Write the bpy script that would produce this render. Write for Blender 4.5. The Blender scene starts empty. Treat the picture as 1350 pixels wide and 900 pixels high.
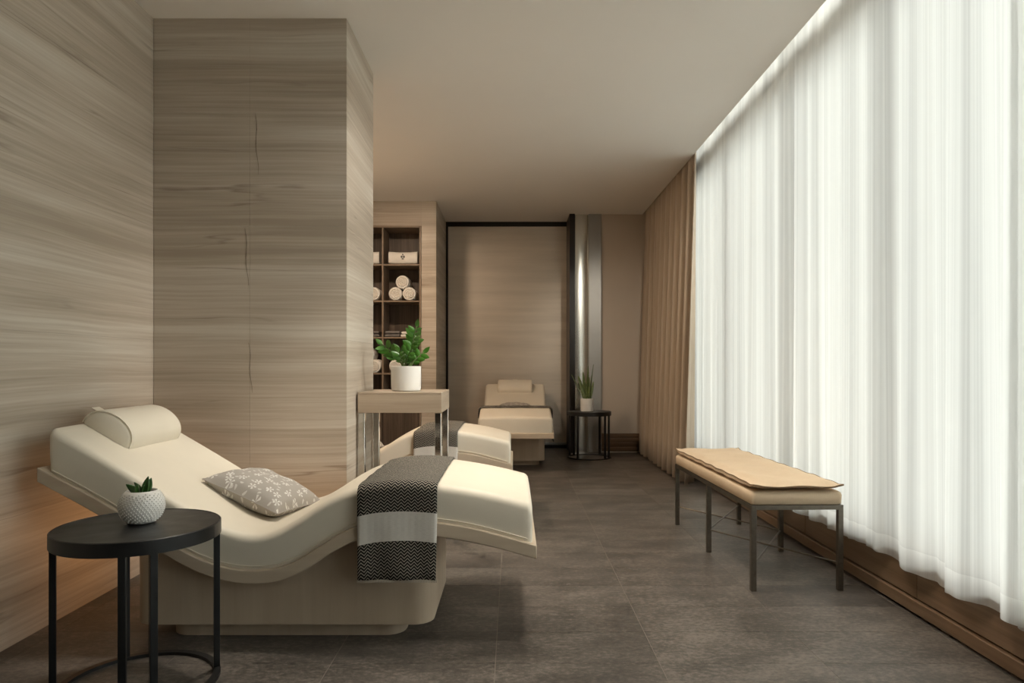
import bpy, bmesh, math, random
from math import sin, cos, pi, radians as R, sqrt, exp
random.seed(7)
sc = bpy.context.scene
col = sc.collection

# ------------------------------------------------------------------ camera
cd = bpy.data.cameras.new('camera')
cam = bpy.data.objects.new('camera', cd); col.objects.link(cam)
cam.location = (0, 0, 1.09); cam.rotation_euler = (pi/2, 0, 0)
cd.sensor_fit = 'HORIZONTAL'; cd.sensor_width = 36; cd.lens = 910/1350*36
cd.shift_x = -1.5/1350; cd.shift_y = 31/1350
cd.clip_start = .05; cd.clip_end = 300
sc.camera = cam

# ------------------------------------------------------------------ world, lights, exposure
w = bpy.data.worlds.new('overcast_sky'); sc.world = w; w.use_nodes = True
wn = w.node_tree.nodes; wl = w.node_tree.links
bg = wn['Background']
bg.inputs['Color'].default_value = (1.0, .985, .95, 1); bg.inputs['Strength'].default_value = 7.6

def area(name, loc, rot, sx, sy, energy, color, shape='RECTANGLE', spread=pi):
    d = bpy.data.lights.new(name, 'AREA'); d.shape = shape; d.size = sx; d.size_y = sy
    d.energy = energy; d.color = color; d.spread = spread
    o = bpy.data.objects.new(name, d); col.objects.link(o); o.location = loc; o.rotation_euler = rot
    return o
WARM = (1.0, .76, .55)
portal = area('window_portal', (1.93, 3.1, 1.8), (0, R(90), 0), 3.1, 7.2, 1, (1, 1, 1))
portal.data.cycles.is_portal = True
SOFT = (1.0, .90, .77)
def spot(name, loc, aim, cone, energy, color, radius=.07, blend=.7):
    from mathutils import Vector
    d = bpy.data.lights.new(name, 'SPOT'); d.energy = energy; d.color = color; d.shadow_soft_size = radius
    d.spot_size = R(cone); d.spot_blend = blend
    o = bpy.data.objects.new(name, d); col.objects.link(o); o.location = loc
    o.rotation_euler = (Vector(aim)-Vector(loc)).to_track_quat('-Z', 'Y').to_euler(); return o
spot('unseen_spot', (.35, 3.42, 2.90), (.55, 4.1, 0), 100, 125, SOFT, .16, 1)
spot('unseen_spot', (-.80, 3.05, 2.90), (-.80, 3.08, 0), 56, 110, SOFT, .12)  # added out of view to light the top of the near lounger
spot('unseen_spot', (.45, 2.2, 2.90), (.65, 2.7, 0), 60, 70, SOFT)  # unseen lamp added for the floor in front
spot('unseen_spot', (.85, 3.30, 2.90), (-.9, 4.25, 1.5), 62, 110, (1, .95, .87), .12, .8)  # added fill, no fitting: brightens the side face of the pier
spot('unseen_spot', (1.45, 3.40, 2.90), (1.30, 8.4, 1.3), 30, 150, SOFT, .12, 1)  # added fill, no fitting: lifts the dark back wall and drape
area('niche_downlight', (-1.35, 6.1, 2.955), (0, 0, 0), .25, .25, 45, WARM, 'DISK')
area('pocket_strip', (1.64, 3.9, 3.36), (0, 0, 0), .03, 4.6, 10, (1, .95, .86))
area('under_lounger_strip', (-1.53, 3.2, .3), (0, R(100), 0), .03, .4, .7, (1, .55, .26))
area('pier_foot_strip', (-1.0, 3.60, .03), (R(160), 0, 0), 1.2, .04, 2.0, (1, .6, .3))

sc.view_settings.view_transform = 'Standard'; sc.view_settings.look = 'None'
sc.view_settings.gamma = 1; sc.view_settings.use_curve_mapping = False
sc.view_settings.exposure = 0.17
sc.cycles.use_denoising = True
sc.cycles.max_bounces = 14; sc.cycles.diffuse_bounces = 8; sc.cycles.transparent_max_bounces = 24
sc.cycles.sample_clamp_indirect = 6

# ------------------------------------------------------------------ materials
class NT:
    def __init__(s, name):
        m = bpy.data.materials.new(name); m.use_nodes = True
        s.m = m; s.n = m.node_tree.nodes; s.l = m.node_tree.links
        s.b = s.n['Principled BSDF']; s.out = s.n['Material Output']
    def put(s, v, sock):
        if hasattr(v, 'links') or hasattr(v, 'is_linked'): s.l.new(v, sock)
        else:
            if isinstance(v, (tuple, list)) and len(v) == 3 and len(getattr(sock, 'default_value', ())) == 4: v = (*v, 1)
            sock.default_value = v
    def math(s, op, a, b=0.0, c=None, clamp=False):
        n = s.n.new('ShaderNodeMath'); n.operation = op; n.use_clamp = clamp
        s.put(a, n.inputs[0]); s.put(b, n.inputs[1])
        if c is not None: s.put(c, n.inputs[2])
        return n.outputs[0]
    def vmath(s, op, a, b):
        n = s.n.new('ShaderNodeVectorMath'); n.operation = op
        s.put(a, n.inputs[0]); s.put(b, n.inputs[1]); return n.outputs[0]
    def pos(s): return s.n.new('ShaderNodeNewGeometry').outputs['Position']
    def obj(s): return s.n.new('ShaderNodeTexCoord').outputs['Object']
    def uv(s): return s.n.new('ShaderNodeTexCoord').outputs['UV']
    def rnd(s): return s.n.new('ShaderNodeObjectInfo').outputs['Random']
    def noise(s, v, scale=1, detail=4, rough=.55, dist=0.0):
        n = s.n.new('ShaderNodeTexNoise'); s.put(v, n.inputs['Vector'])
        n.inputs['Scale'].default_value = scale; n.inputs['Detail'].default_value = detail
        n.inputs['Roughness'].default_value = rough; n.inputs['Distortion'].default_value = dist
        return n.outputs['Fac']
    def ramp(s, f, stops, interp='LINEAR'):
        n = s.n.new('ShaderNodeValToRGB'); n.color_ramp.interpolation = interp
        e = n.color_ramp.elements
        while len(e) < len(stops): e.new(.5)
        for k, (p, c) in zip(e, stops):
            k.position = p; k.color = (c, c, c, 1) if isinstance(c, (int, float)) else (*c, 1)
        s.put(f, n.inputs[0]); return n.outputs[0]
    def mix(s, f, a, b, mode='MIX'):
        n = s.n.new('ShaderNodeMix'); n.data_type = 'RGBA'; n.blend_type = mode
        s.put(f, n.inputs[0]); s.put(a, n.inputs[6]); s.put(b, n.inputs[7]); return n.outputs[2]
    def sep(s, v):
        n = s.n.new('ShaderNodeSeparateXYZ'); s.put(v, n.inputs[0]); return n.outputs
    def bump(s, h, strength=.3, dist=.01):
        n = s.n.new('ShaderNodeBump'); n.inputs['Strength'].default_value = strength
        n.inputs['Distance'].default_value = dist; s.put(h, n.inputs['Height'])
        s.l.new(n.outputs[0], s.b.inputs['Normal'])
    def set(s, color=None, rough=None, metal=None, spec=None, **k):
        if color is not None: s.put(color, s.b.inputs['Base Color'])
        if rough is not None: s.put(rough, s.b.inputs['Roughness'])
        if metal is not None: s.put(metal, s.b.inputs['Metallic'])
        if spec is not None: s.put(spec, s.b.inputs['Specular IOR Level'])
        for q, v in k.items(): s.put(v, s.b.inputs[q])
        return s.m

def plain(name, c, rough=.5, metal=0, var=.06, scale=8, spec=.5, bump=0, bscale=200):
    t = NT(name); f = t.noise(t.obj(), scale, 4)
    d = tuple(max(0, x*(1-var)) for x in c); l = tuple(min(1, x*(1+var)) for x in c)
    if bump: t.bump(t.noise(t.obj(), bscale, 2), bump, .002)
    return t.set(t.ramp(f, [(.3, d), (.7, l)]), rough, metal, spec)

def stone_mat(name, lo, mid, hi, vein, rough=.42, sx=.45, sz=8.0):
    t = NT(name); p = t.pos()
    wob = t.noise(t.vmath('MULTIPLY', p, (.7, .7, 1.2)), 1, 2)
    shift = t.n.new('ShaderNodeCombineXYZ'); t.put(t.math('MULTIPLY', t.math('SUBTRACT', wob, .5), .05), shift.inputs[2])
    q = t.vmath('ADD', p, shift.outputs[0])
    a = t.noise(t.vmath('MULTIPLY', q, (sx*.5, sx*.5, sz*.9)), 1, 8, .62)
    b = t.noise(t.vmath('MULTIPLY', q, (sx*2.2, sx*2.2, sz*9)), 1, 6, .62)
    c = t.noise(t.vmath('MULTIPLY', q, (sx*.4, sx*.4, sz*.35)), 1, 2, .5)
    e = t.noise(t.vmath('MULTIPLY', q, (sx*1.5, sx*1.5, sz*2.6)), 1, 5, .6)
    f = t.math('ADD', t.math('ADD', t.math('MULTIPLY', a, .5), t.math('MULTIPLY', b, .26)), t.math('ADD', t.math('MULTIPLY', c, .3), t.math('MULTIPLY', e, .22)))
    f = t.math('ADD', f, t.math('MULTIPLY', t.math('SUBTRACT', t.rnd(), .5), .02))
    base = t.ramp(f, [(.53, lo), (.64, mid), (.74, hi)])
    v = t.noise(t.vmath('MULTIPLY', q, (.22, .22, 3.4)), 1, 5, .5)
    ln = t.math('SUBTRACT', 1, t.math('DIVIDE', t.math('ABSOLUTE', t.math('SUBTRACT', v, .5)), .008), clamp=True)
    mk = t.ramp(t.noise(t.vmath('MULTIPLY', p, (1.6, 1.6, 2.2)), 1, 3), [(.46, 0.0), (.62, 1.0)])
    fac = t.math('MULTIPLY', t.math('MULTIPLY', ln, mk), .6)
    colr = t.mix(fac, base, vein)
    t.bump(b, .04, .003)
    return t.set(colr, rough, 0, .4)

M = {}
M['stone'] = stone_mat('vein_cut_stone', (.365, .303, .235), (.485, .415, .335), (.60, .545, .465), (.20, .15, .11))
M['marble'] = stone_mat('brown_marble', (.11, .062, .032), (.165, .10, .055), (.235, .155, .095), (.02, .012, .008), .3, .5, 5)
t = NT('dark_floor_stone'); p = t.pos()
n1 = t.noise(t.vmath('MULTIPLY', p, (2.0, 3.2, 1)), 1.6, 6, .65)
n2 = t.noise(t.vmath('MULTIPLY', p, (38, 60, 1)), 1, 6, .78)
n3 = t.noise(t.vmath('MULTIPLY', p, (11, 26, 1)), 1, 6, .8, .8)
f = t.math('ADD', t.math('ADD', t.math('MULTIPLY', n1, .34), t.math('MULTIPLY', n2, .66)), t.math('MULTIPLY', t.math('SUBTRACT', t.rnd(), .5), .05))
fc = t.ramp(f, [(.38, (.036, .031, .027)), (.49, (.088, .076, .065)), (.60, (.19, .166, .143))])
fl = t.ramp(n3, [(.60, 0.0), (.72, .65)])
fc = t.mix(fl, fc, (.25, .23, .205))
t.bump(n2, .25, .003)
M['tile'] = t.set(fc, t.ramp(n2, [(.3, .34), (.7, .56)]), 0, .5)
M['grout'] = plain('grout', (.23, .205, .175), .8)
M['ceiling'] = plain('ceiling_paint', (.80, .765, .715), .85, 0, .012, 1.5, .2)
M['wall_paint'] = plain('beige_wall_paint', (.50, .44, .37), .8, 0, .03, 2, .2)
M['leather'] = plain('cream_leather', (.77, .705, .59), .46, 0, .02, 5, .35, .12, 260)
t = NT('pale_oak'); p = t.obj()
g = t.noise(t.vmath('MULTIPLY', p, (1.2, 5, 22)), 1, 6, .6, .4)
M['oak'] = t.set(t.ramp(g, [(.3, (.50, .405, .30)), (.7, (.60, .50, .385))]), .48, 0, .35)
t = NT('base_veneer'); p = t.obj()
g = t.noise(t.vmath('MULTIPLY', p, (14, 14, .8)), 1, 6, .6, .3)
M['veneer'] = t.set(t.ramp(g, [(.3, (.45, .36, .265)), (.7, (.54, .445, .335))]), .5, 0, .35)
t = NT('console_wood'); p = t.obj()
g = t.noise(t.vmath('MULTIPLY', p, (2, 2, 40)), 1, 6, .6, .3)
M['console'] = t.set(t.ramp(g, [(.3, (.36, .285, .21)), (.7, (.46, .375, .285))]), .45, 0, .4)
t = NT('walnut'); p = t.obj()
g = t.noise(t.vmath('MULTIPLY', p, (24, 24, .7)), 1, 6, .65, .5)
M['walnut'] = t.set(t.ramp(g, [(.32, (.050, .034, .024)), (.5, (.085, .060, .043)), (.7, (.15, .108, .078))]), .45, 0, .4)
M['walnut_edge'] = plain('walnut_edge', (.22, .16, .11), .45, 0, .1, 20)
M['black'] = plain('black_powder_coat', (.010, .010, .010), .42, 0, .1, 30)
t = NT('black_table_top')
M['black_top'] = t.set((.016, .016, .016), t.ramp(t.noise(t.obj(), 9, 4), [(.3, .36), (.7, .48)]), 0, .5)
M['dark_frame'] = plain('dark_bronze_frame', (.016, .013, .011), .35, .3)
M['bench_metal'] = plain('aged_bronze_steel', (.18, .16, .132), .36, .9, .12, 40)
M['steel'] = plain('polished_steel', (.62, .61, .585), .12, 1, .03, 6)
M['brushed'] = plain('brushed_steel', (.40, .40, .385), .42, 1, .05, 3)
M['steel_satin'] = plain('satin_steel', (.66, .66, .61), .24, 1, .03, 3)
M['gray_panel'] = plain('gray_satin_panel', (.33, .325, .305), .36, .6, .05, 3)
t = NT('bronze_glass'); p = t.pos()
g = t.noise(t.vmath('MULTIPLY', p, (.7, .7, 10)), 1, 7, .6)  # faint bands put the reflection of banded stone into the colour
M['bronze_glass'] = t.set(t.ramp(g, [(.3, (.52, .46, .385)), (.7, (.63, .56, .47))]), .45, .6, .5)
M['white_ceramic'] = plain('white_ceramic', (.78, .76, .72), .4, 0, .02)
M['soil'] = plain('soil', (.10, .07, .045), .95, 0, .4, 60)
M['bark'] = plain('bark_chips', (.42, .27, .15), .9, 0, .4, 60)
def leaf_mat(name, a, b, sc_=14):
    t = NT(name); g = t.noise(t.obj(), sc_, 3)
    return t.set(t.ramp(g, [(.3, a), (.7, b)]), .35, 0, .5)
M['leaf'] = leaf_mat('zz_leaf', (.035, .13, .012), (.095, .26, .03))
M['leaf_dark'] = leaf_mat('succulent_leaf', (.02, .07, .015), (.06, .15, .03), 30)
M['snake'] = leaf_mat('snake_leaf', (.05, .085, .025), (.17, .21, .07), 40)
M['stem'] = plain('green_stem', (.14, .21, .07), .5)
M['terry'] = plain('white_terry', (.77, .745, .70), .95, 0, .03, 30, .1, .5, 180)
M['terry_gray'] = plain('gray_terry', (.19, .175, .165), .95, 0, .1, 30, .1, .5, 180)
M['emblem'] = plain('emblem_thread', (.06, .06, .065), .8)
t = NT('peach_linen'); o = t.obj()
g = t.noise(t.vmath('MULTIPLY', o, (300, 30, 30)), 1, 3); g2 = t.noise(o, 5, 4)
t.bump(g, .15, .002)
M['linen'] = t.set(t.ramp(t.math('ADD', t.math('MULTIPLY', g, .4), t.math('MULTIPLY', g2, .6)), [(.3, (.60, .47, .325)), (.7, (.70, .56, .405))]), .85, 0, .2)
M['seam'] = plain('dark_seam', (.23, .15, .085), .85)
t = NT('taupe_drape'); o = t.pos()
g = t.noise(t.vmath('MULTIPLY', o, (90, 90, 3)), 1, 4)
M['drape'] = t.set(t.ramp(g, [(.3, (.42, .345, .265)), (.7, (.50, .42, .33))]), .9, 0, .15, **{'Sheen Weight': .15})

# cloth you can see daylight through
def sheer_mat(name, thin):
    t = NT(name); t.n.remove(t.b)
    p = t.pos()
    th = t.noise(t.vmath('MULTIPLY', p, (3, 9, .06)), 1, 2, .6)
    t2 = t.noise(t.vmath('MULTIPLY', p, (20, 75, .12)), 1, 3, .7)
    th = t.math('ADD', t.math('MULTIPLY', th, .6), t.math('MULTIPLY', t2, .4))
    fac = t.math('ADD', thin, t.math('MULTIPLY', t.math('SUBTRACT', th, .5), .95), clamp=True)
    tr = t.n.new('ShaderNodeBsdfTranslucent'); tr.inputs[0].default_value = (.83, .83, .81, 1)
    df = t.n.new('ShaderNodeBsdfDiffuse'); df.inputs[0].default_value = (.88, .88, .86, 1)
    mx = t.n.new('ShaderNodeMixShader'); mx.inputs[0].default_value = .32
    t.l.new(tr.outputs[0], mx.inputs[1]); t.l.new(df.outputs[0], mx.inputs[2])
    tp = t.n.new('ShaderNodeBsdfTransparent'); tp.inputs[0].default_value = (.97, .975, .97, 1)
    m2 = t.n.new('ShaderNodeMixShader'); t.put(fac, m2.inputs[0])
    t.l.new(mx.outputs[0], m2.inputs[1]); t.l.new(tp.outputs[0], m2.inputs[2])
    t.l.new(m2.outputs[0], t.out.inputs['Surface'])
    return t.m
M['sheer'] = sheer_mat('sheer_voile', .22)
M['sheer_hem'] = sheer_mat('sheer_voile_hem', .08)
t = NT('window_glass'); t.n.remove(t.b)
tp = t.n.new('ShaderNodeBsdfTransparent'); tp.inputs[0].default_value = (.94, .965, .955, 1)
gl = t.n.new('ShaderNodeBsdfGlossy'); gl.inputs['Roughness'].default_value = .02
fr = t.n.new('ShaderNodeFresnel'); fr.inputs[0].default_value = 1.45
mx = t.n.new('ShaderNodeMixShader'); t.l.new(fr.outputs[0], mx.inputs[0]); t.l.new(tp.outputs[0], mx.inputs[1]); t.l.new(gl.outputs[0], mx.inputs[2])
t.l.new(mx.outputs[0], t.out.inputs['Surface']); M['glass'] = t.m
M['facade'] = plain('pale_facade', (.34, .325, .30), .9, 0, .05, .6)
M['facade_tan'] = plain('tan_facade', (.55, .42, .28), .9, 0, .05, .6)
M['far_glass'] = plain('far_window_glass', (.10, .12, .13), .15)
M['street'] = plain('street_paving', (.24, .245, .24), .9, 0, .1, .4)

# woven throw: uv = metres across / metres along from the crown
t = NT('herringbone_throw'); u = t.sep(t.uv())
tri = t.math('ABSOLUTE', t.math('SUBTRACT', t.math('FRACT', t.math('DIVIDE', u[0], .026)), .5))
zz = t.math('FRACT', t.math('DIVIDE', t.math('ADD', u[1], t.math('MULTIPLY', tri, .026)), .0125))
thread = t.math('LESS_THAN', zz, .27)
herr = t.mix(thread, (.022, .021, .020), (.43, .395, .335))
rib = t.noise(t.vmath('MULTIPLY', t.uv(), (60, 900, 1)), 1, 2)
wht = t.ramp(rib, [(.3, (.62, .59, .54)), (.7, (.74, .71, .66))])
av = t.math('ABSOLUTE', u[1])
band = t.math('MULTIPLY', t.math('GREATER_THAN', av, .495), t.math('LESS_THAN', av, .607))
t.bump(zz, .2, .002)
M['throw'] = t.set(t.mix(band, herr, wht), .9, 0, .15)

# grey cushion with white seed-head print
t = NT('seed_head_print'); uvn = t.uv()
def sprigs(t, scale, off, spokes, rad):
    v = t.vmath('ADD', t.vmath('MULTIPLY', uvn, (scale, scale, 1)), off)
    vo = t.n.new('ShaderNodeTexVoronoi'); vo.voronoi_dimensions = '2D'; vo.inputs['Scale'].default_value = 1
    vo.inputs['Randomness'].default_value = .8
    t.put(v, vo.inputs['Vector'])
    d = t.sep(t.vmath('SUBTRACT', v, vo.outputs['Position']))
    c = t.sep(vo.outputs['Color'])
    ang = t.math('ADD', t.math('ARCTAN2', d[1], d[0]), t.math('MULTIPLY', c[0], 6))
    half = t.math('GREATER_THAN', t.math('SINE', t.math('MULTIPLY', ang, spokes)), .1)
    ok = t.math('LESS_THAN', vo.outputs['Distance'], rad)
    return t.math('MULTIPLY', half, ok)
s1 = sprigs(t, 6.0, (.3, .1, 0), 5, .27)
s2 = sprigs(t, 9.0, (3.7, 5.2, 0), 1, .20)
pr = t.math('MAXIMUM', s1, t.math('MULTIPLY', s2, .7))
M['print'] = t.set(t.mix(pr, (.40, .37, .335), (.72, .70, .66)), .85, 0, .15)

# ------------------------------------------------------------------ mesh helpers
class MB:
    def __init__(s): s.v = []; s.f = []; s.uv = None
    def box(s, x0, y0, z0, x1, y1, z1):
        b = len(s.v)
        s.v += [(x, y, z) for z in (z0, z1) for y in (y0, y1) for x in (x0, x1)]
        s.f += [tuple(b+i for i in q) for q in ((0, 2, 3, 1), (4, 5, 7, 6), (0, 1, 5, 4), (2, 6, 7, 3), (0, 4, 6, 2), (1, 3, 7, 5))]
        return s
    def loft(s, loops, cap=True, closed=True):
        b = len(s.v); n = len(loops[0])
        for L in loops: s.v += [tuple(p) for p in L]
        for i in range(len(loops)-1):
            for j in range(n if closed else n-1):
                k = (j+1) % n
                s.f.append((b+i*n+j, b+i*n+k, b+(i+1)*n+k, b+(i+1)*n+j))
        if cap:
            s.f.append(tuple(b+j for j in reversed(range(n)))); s.f.append(tuple(b+(len(loops)-1)*n+j for j in range(n)))
        return s
    def lathe(s, prof, n=32, c=(0, 0, 0), cap=True):
        return s.loft([[(c[0]+r*cos(2*pi*j/n), c[1]+r*sin(2*pi*j/n), c[2]+z) for j in range(n)] for r, z in prof], cap)
    def tube(s, path, rad, n=8, cap=True):
        from mathutils import Vector
        P = [Vector(p) for p in path]; rr = rad if isinstance(rad, (list, tuple)) else [rad]*len(P)
        loops = []; up = Vector((0, 0, 1))
        for i, p in enumerate(P):
            d = (P[min(i+1, len(P)-1)]-P[max(i-1, 0)]).normalized()
            a = d.cross(up)
            if a.length < .05: a = d.cross(Vector((0, 1, 0)))
            a.normalize(); c_ = d.cross(a)
            loops.append([p+a*(rr[i]*cos(2*pi*j/n))+c_*(rr[i]*sin(2*pi*j/n)) for j in range(n)])
        return s.loft(loops, cap)
    def bar(s, p, q, w, h):
        from mathutils import Vector
        p, q = Vector(p), Vector(q); d = (q-p).normalized(); a = d.cross(Vector((0, 0, 1)))
        if a.length < .05: a = Vector((1, 0, 0))
        a.normalize(); c_ = d.cross(a)
        L = lambda o: [o+a*(w/2)*i+c_*(h/2)*j for i, j in ((-1, -1), (1, -1), (1, 1), (-1, 1))]
        return s.loft([L(p), L(q)])
    def grid(s, pts, uvs=None):
        b = len(s.v); m = len(pts); n = len(pts[0])
        for r in pts: s.v += [tuple(p) for p in r]
        for i in range(m-1):
            for j in range(n-1): s.f.append((b+i*n+j, b+i*n+j+1, b+(i+1)*n+j+1, b+(i+1)*n+j))
        if uvs: s.uv = [q for r in uvs for q in r]
        return s
    def build(s, name, mat, parent=None, smooth=0, bevel=0, solid=0, loc=None, off=0, seg=2):
        me = bpy.data.meshes.new(name); me.from_pydata(s.v, [], s.f)
        bm = bmesh.new(); bm.from_mesh(me); bmesh.ops.recalc_face_normals(bm, faces=bm.faces); bm.to_mesh(me); bm.free()
        if s.uv:
            ul = me.uv_layers.new(name='UVMap')
            for lp in me.loops: ul.data[lp.index].uv = s.uv[lp.vertex_index]
        me.materials.append(mat)
        if smooth:
            for q in me.polygons: q.use_smooth = True
            me.set_sharp_from_angle(angle=R(smooth))
        o = bpy.data.objects.new(name, me); col.objects.link(o)
        if parent: o.parent = parent
        if loc: o.location = loc
        if solid:
            m = o.modifiers.new('thickness', 'SOLIDIFY'); m.thickness = solid; m.offset = off
        if bevel:
            m = o.modifiers.new('bevel', 'BEVEL'); m.width = bevel; m.segments = seg; m.limit_method = 'ANGLE'; m.angle_limit = R(40)
            if not smooth:
                for q in me.polygons: q.use_smooth = True
                me.set_sharp_from_angle(angle=R(60))
        return o

def tag(o, label=None, cat=None, group=None, kind=None):
    for k, v in (('label', label), ('category', cat), ('group', group), ('kind', kind)):
        if v: o[k] = v
    return o
def thing(name, label, cat, loc=(0, 0, 0), rz=0, group=None):
    o = bpy.data.objects.new(name, None); col.objects.link(o); o.empty_display_size = .1
    o.location = loc; o.rotation_euler = (0, 0, rz)
    return tag(o, label, cat, group)
def dup(root, loc, rz=None, label=None, group=None, rot=None):
    def cp(o, parent):
        c = o.copy(); col.objects.link(c)
        if parent: c.parent = parent
        for ch in [k for k in kids if k.parent == o]: cp(ch, c)
        return c
    kids = list(root.children_recursive)
    r = cp(root, None); r.location = loc
    if rz is not None: r.rotation_euler = (0, 0, rz)
    if rot is not None: r.rotation_euler = rot
    if label: r['label'] = label
    if group: r['group'] = group
    return r
def struct(name, mb, mat, **k): return tag(mb.build(name, mat, **k), kind='structure')
def shared(src, name, parent, loc, scale=(1, 1, 1), rot=(0, 0, 0), mat=None):
    c = bpy.data.objects.new(name, src.data); col.objects.link(c); c.parent = parent
    c.location = loc; c.scale = scale; c.rotation_euler = rot
    for m in src.modifiers:
        n = c.modifiers.new(m.name, m.type)
        if m.type == 'BEVEL': n.width = m.width; n.segments = m.segments; n.limit_method = m.limit_method; n.angle_limit = m.angle_limit
    return c
def curve(P):   # monotone-ish cubic through points
    xs = [p[0] for p in P]; ys = [p[1] for p in P]; n = len(xs)
    d = [(ys[i+1]-ys[i])/(xs[i+1]-xs[i]) for i in range(n-1)]
    m = [d[0]]+[(d[i-1]*(xs[i+1]-xs[i])+d[i]*(xs[i]-xs[i-1]))/(xs[i+1]-xs[i-1]) for i in range(1, n-1)]+[d[-1]]
    def f(x):
        if x <= xs[0]: return ys[0]+m[0]*(x-xs[0])
        if x >= xs[-1]: return ys[-1]+m[-1]*(x-xs[-1])
        i = max(k for k in range(n-1) if xs[k] <= x); h = xs[i+1]-xs[i]; t = (x-xs[i])/h
        return (ys[i]*(1+2*t)*(1-t)**2+m[i]*h*t*(1-t)**2+ys[i+1]*t*t*(3-2*t)+m[i+1]*h*t*t*(t-1))
    return f
def sstep(a, b, x):
    t = min(1, max(0, (x-a)/(b-a))); return t*t*(3-2*t)

# ------------------------------------------------------------------ room shell
XL, XC, CZ = -1.948, 1.61, 2.965
YB = -1.6                                    # wall behind the camera
floor = struct('floor', MB().box(-2.3, -1.8, -.12, 2.1, 9.4, -.0012), M['grout'])
tile0 = None
for k in range(-14, 23):
    y0 = 2.523+.2976*k; y1 = y0+.2976
    for c in range(-4, 4):
        x0 = -.065+.6*c; x1 = x0+.6
        x0c, x1c = max(x0, XL), min(x1, 1.755)
        if y1 < 1.9 and not (k % 2 == 0): continue
        yy1 = y1 if y0 > 1.75 else y1+.2976
        sx, sy = (x1c-x0c-.003), (yy1-y0-.0012)
        if tile0 is None:
            tile0 = MB().box(-.5, -.5, -.0012, .5, .5, 0).build('tile', M['tile'], floor); o = tile0
        else:
            o = bpy.data.objects.new('tile', tile0.data); col.objects.link(o); o.parent = floor
        o.location = ((x0c+x1c)/2, (y0+yy1)/2, 0); o.scale = (sx, sy, 1)
struct('ceiling', MB().box(-2.3, -1.8, CZ, XC, 9.4, CZ+.5), M['ceiling'])
struct('trim_1', MB().box(XC+.002, -1.8, 3.38, 2.1, 9.4, CZ+.5), M['ceiling'])   # top of the curtain pocket

def paneled(name, core, panels, mat=M['stone'], g=.0018):
    w_ = struct(name, core, M['grout_dark'])
    for b in panels:
        q = MB().box(*b).build('panel', mat, w_)
    return w_
M['grout_dark'] = plain('dark_joint', (.21, .17, .13), .9)
ROWS = [0, .61, 1.2255, 1.841, 2.457, CZ]
G = .0004
P = []
ycuts = [-1.6, -.35, .95, 2.26, 3.72, 4.6, 5.9, 7.2, 9.06]
for i in range(5):
    for a, b in zip(ycuts, ycuts[1:]):
        P.append((XL-.02, a+G, ROWS[i]+G, XL, b-G, ROWS[i+1]-G))
paneled('wall_left', MB().box(-2.25, -1.8, 0, XL-.004, 9.3, CZ), P)
# stone pier between the two bays
px1 = -.901; P = []
mid = (XL+px1)/2
for i in range(5):
    for a, b in ((XL+.002, mid), (mid, px1)):
        P.append((a+G, 3.736, ROWS[i]+G, b-G if b != px1 else px1-.0005, 3.756, ROWS[i+1]-G))
    P.append((px1-.02, 3.757, ROWS[i]+G, px1, 4.444, ROWS[i+1]-G))
    P.append((XL+.002, 4.424, ROWS[i]+G, px1-.021, 4.444, ROWS[i+1]-G))
pier = paneled('wall_pier', MB().box(XL+.002, 3.740, 0, px1-.004, 4.440, CZ), P)
# natural fissures along the split of the front slabs
for x, z0, z1 in ((-1.395, 2.45, 2.12), (-1.45, 1.83, 1.52), (-1.43, 1.21, .94)):
    pts = []; n = 9
    for i in range(n):
        pts.append((x+.005*sin(i*1.1+x*9)+.016*(i/n), 3.7352, z0+(z1-z0)*i/(n-1)))
    MB().tube(pts, [.0004+.0011*sin(pi*i/(n-1))*(.5+.5*sin(i*2.1)**2) for i in range(n)], 5).build('fissure', M['soil'], pier, 40)
# wall of the shelf bay and its return
P = []
for i in range(5):
    P.append((-1.050, 7.90, ROWS[i]+G, -.881-.0005, 7.92, ROWS[i+1]-G))
    P.append((-.901, 7.921, ROWS[i]+G, -.881, 9.05, ROWS[i+1]-G))
P.append((XL, 7.90, 2.661+.02, -1.0513, 7.92, CZ))
paneled('wall_niche', MB().box(-1.046, 7.904, 0, -.885, 9.2, CZ).box(XL, 7.904, 2.683, -1.0465, 8.32, CZ).box(XL, 8.30, 0, -1.0465, 8.33, 2.683), P)
# back wall right, behind the drape
struct('wall_back', MB().box(1.10, 8.60, .0, 2.1, 8.8, CZ+.4).box(-1.0, 9.10, 0, 1.1, 9.3, CZ), M['wall_paint'])
bb = struct('baseboard_back', MB().box(1.10, 8.585, .02, 1.76, 8.60, .24), M['marble'])
for z in (.03, .085, .14, .195):
    MB().box(1.101, 8.575, z, 1.75, 8.586, z+.040).build('slat', M['marble'], bb, bevel=.004)
# wall behind the camera
P = []
for i in range(5):
    for a in range(3):
        P.append((XL+a*1.19+G, YB, ROWS[i]+G, XL+(a+1)*1.19-G, YB+.02, ROWS[i+1]-G))
paneled('wall_front', MB().box(-2.25, -1.8, 0, 2.1, YB+.016, CZ+.4), P, M['walnut'])

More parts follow.
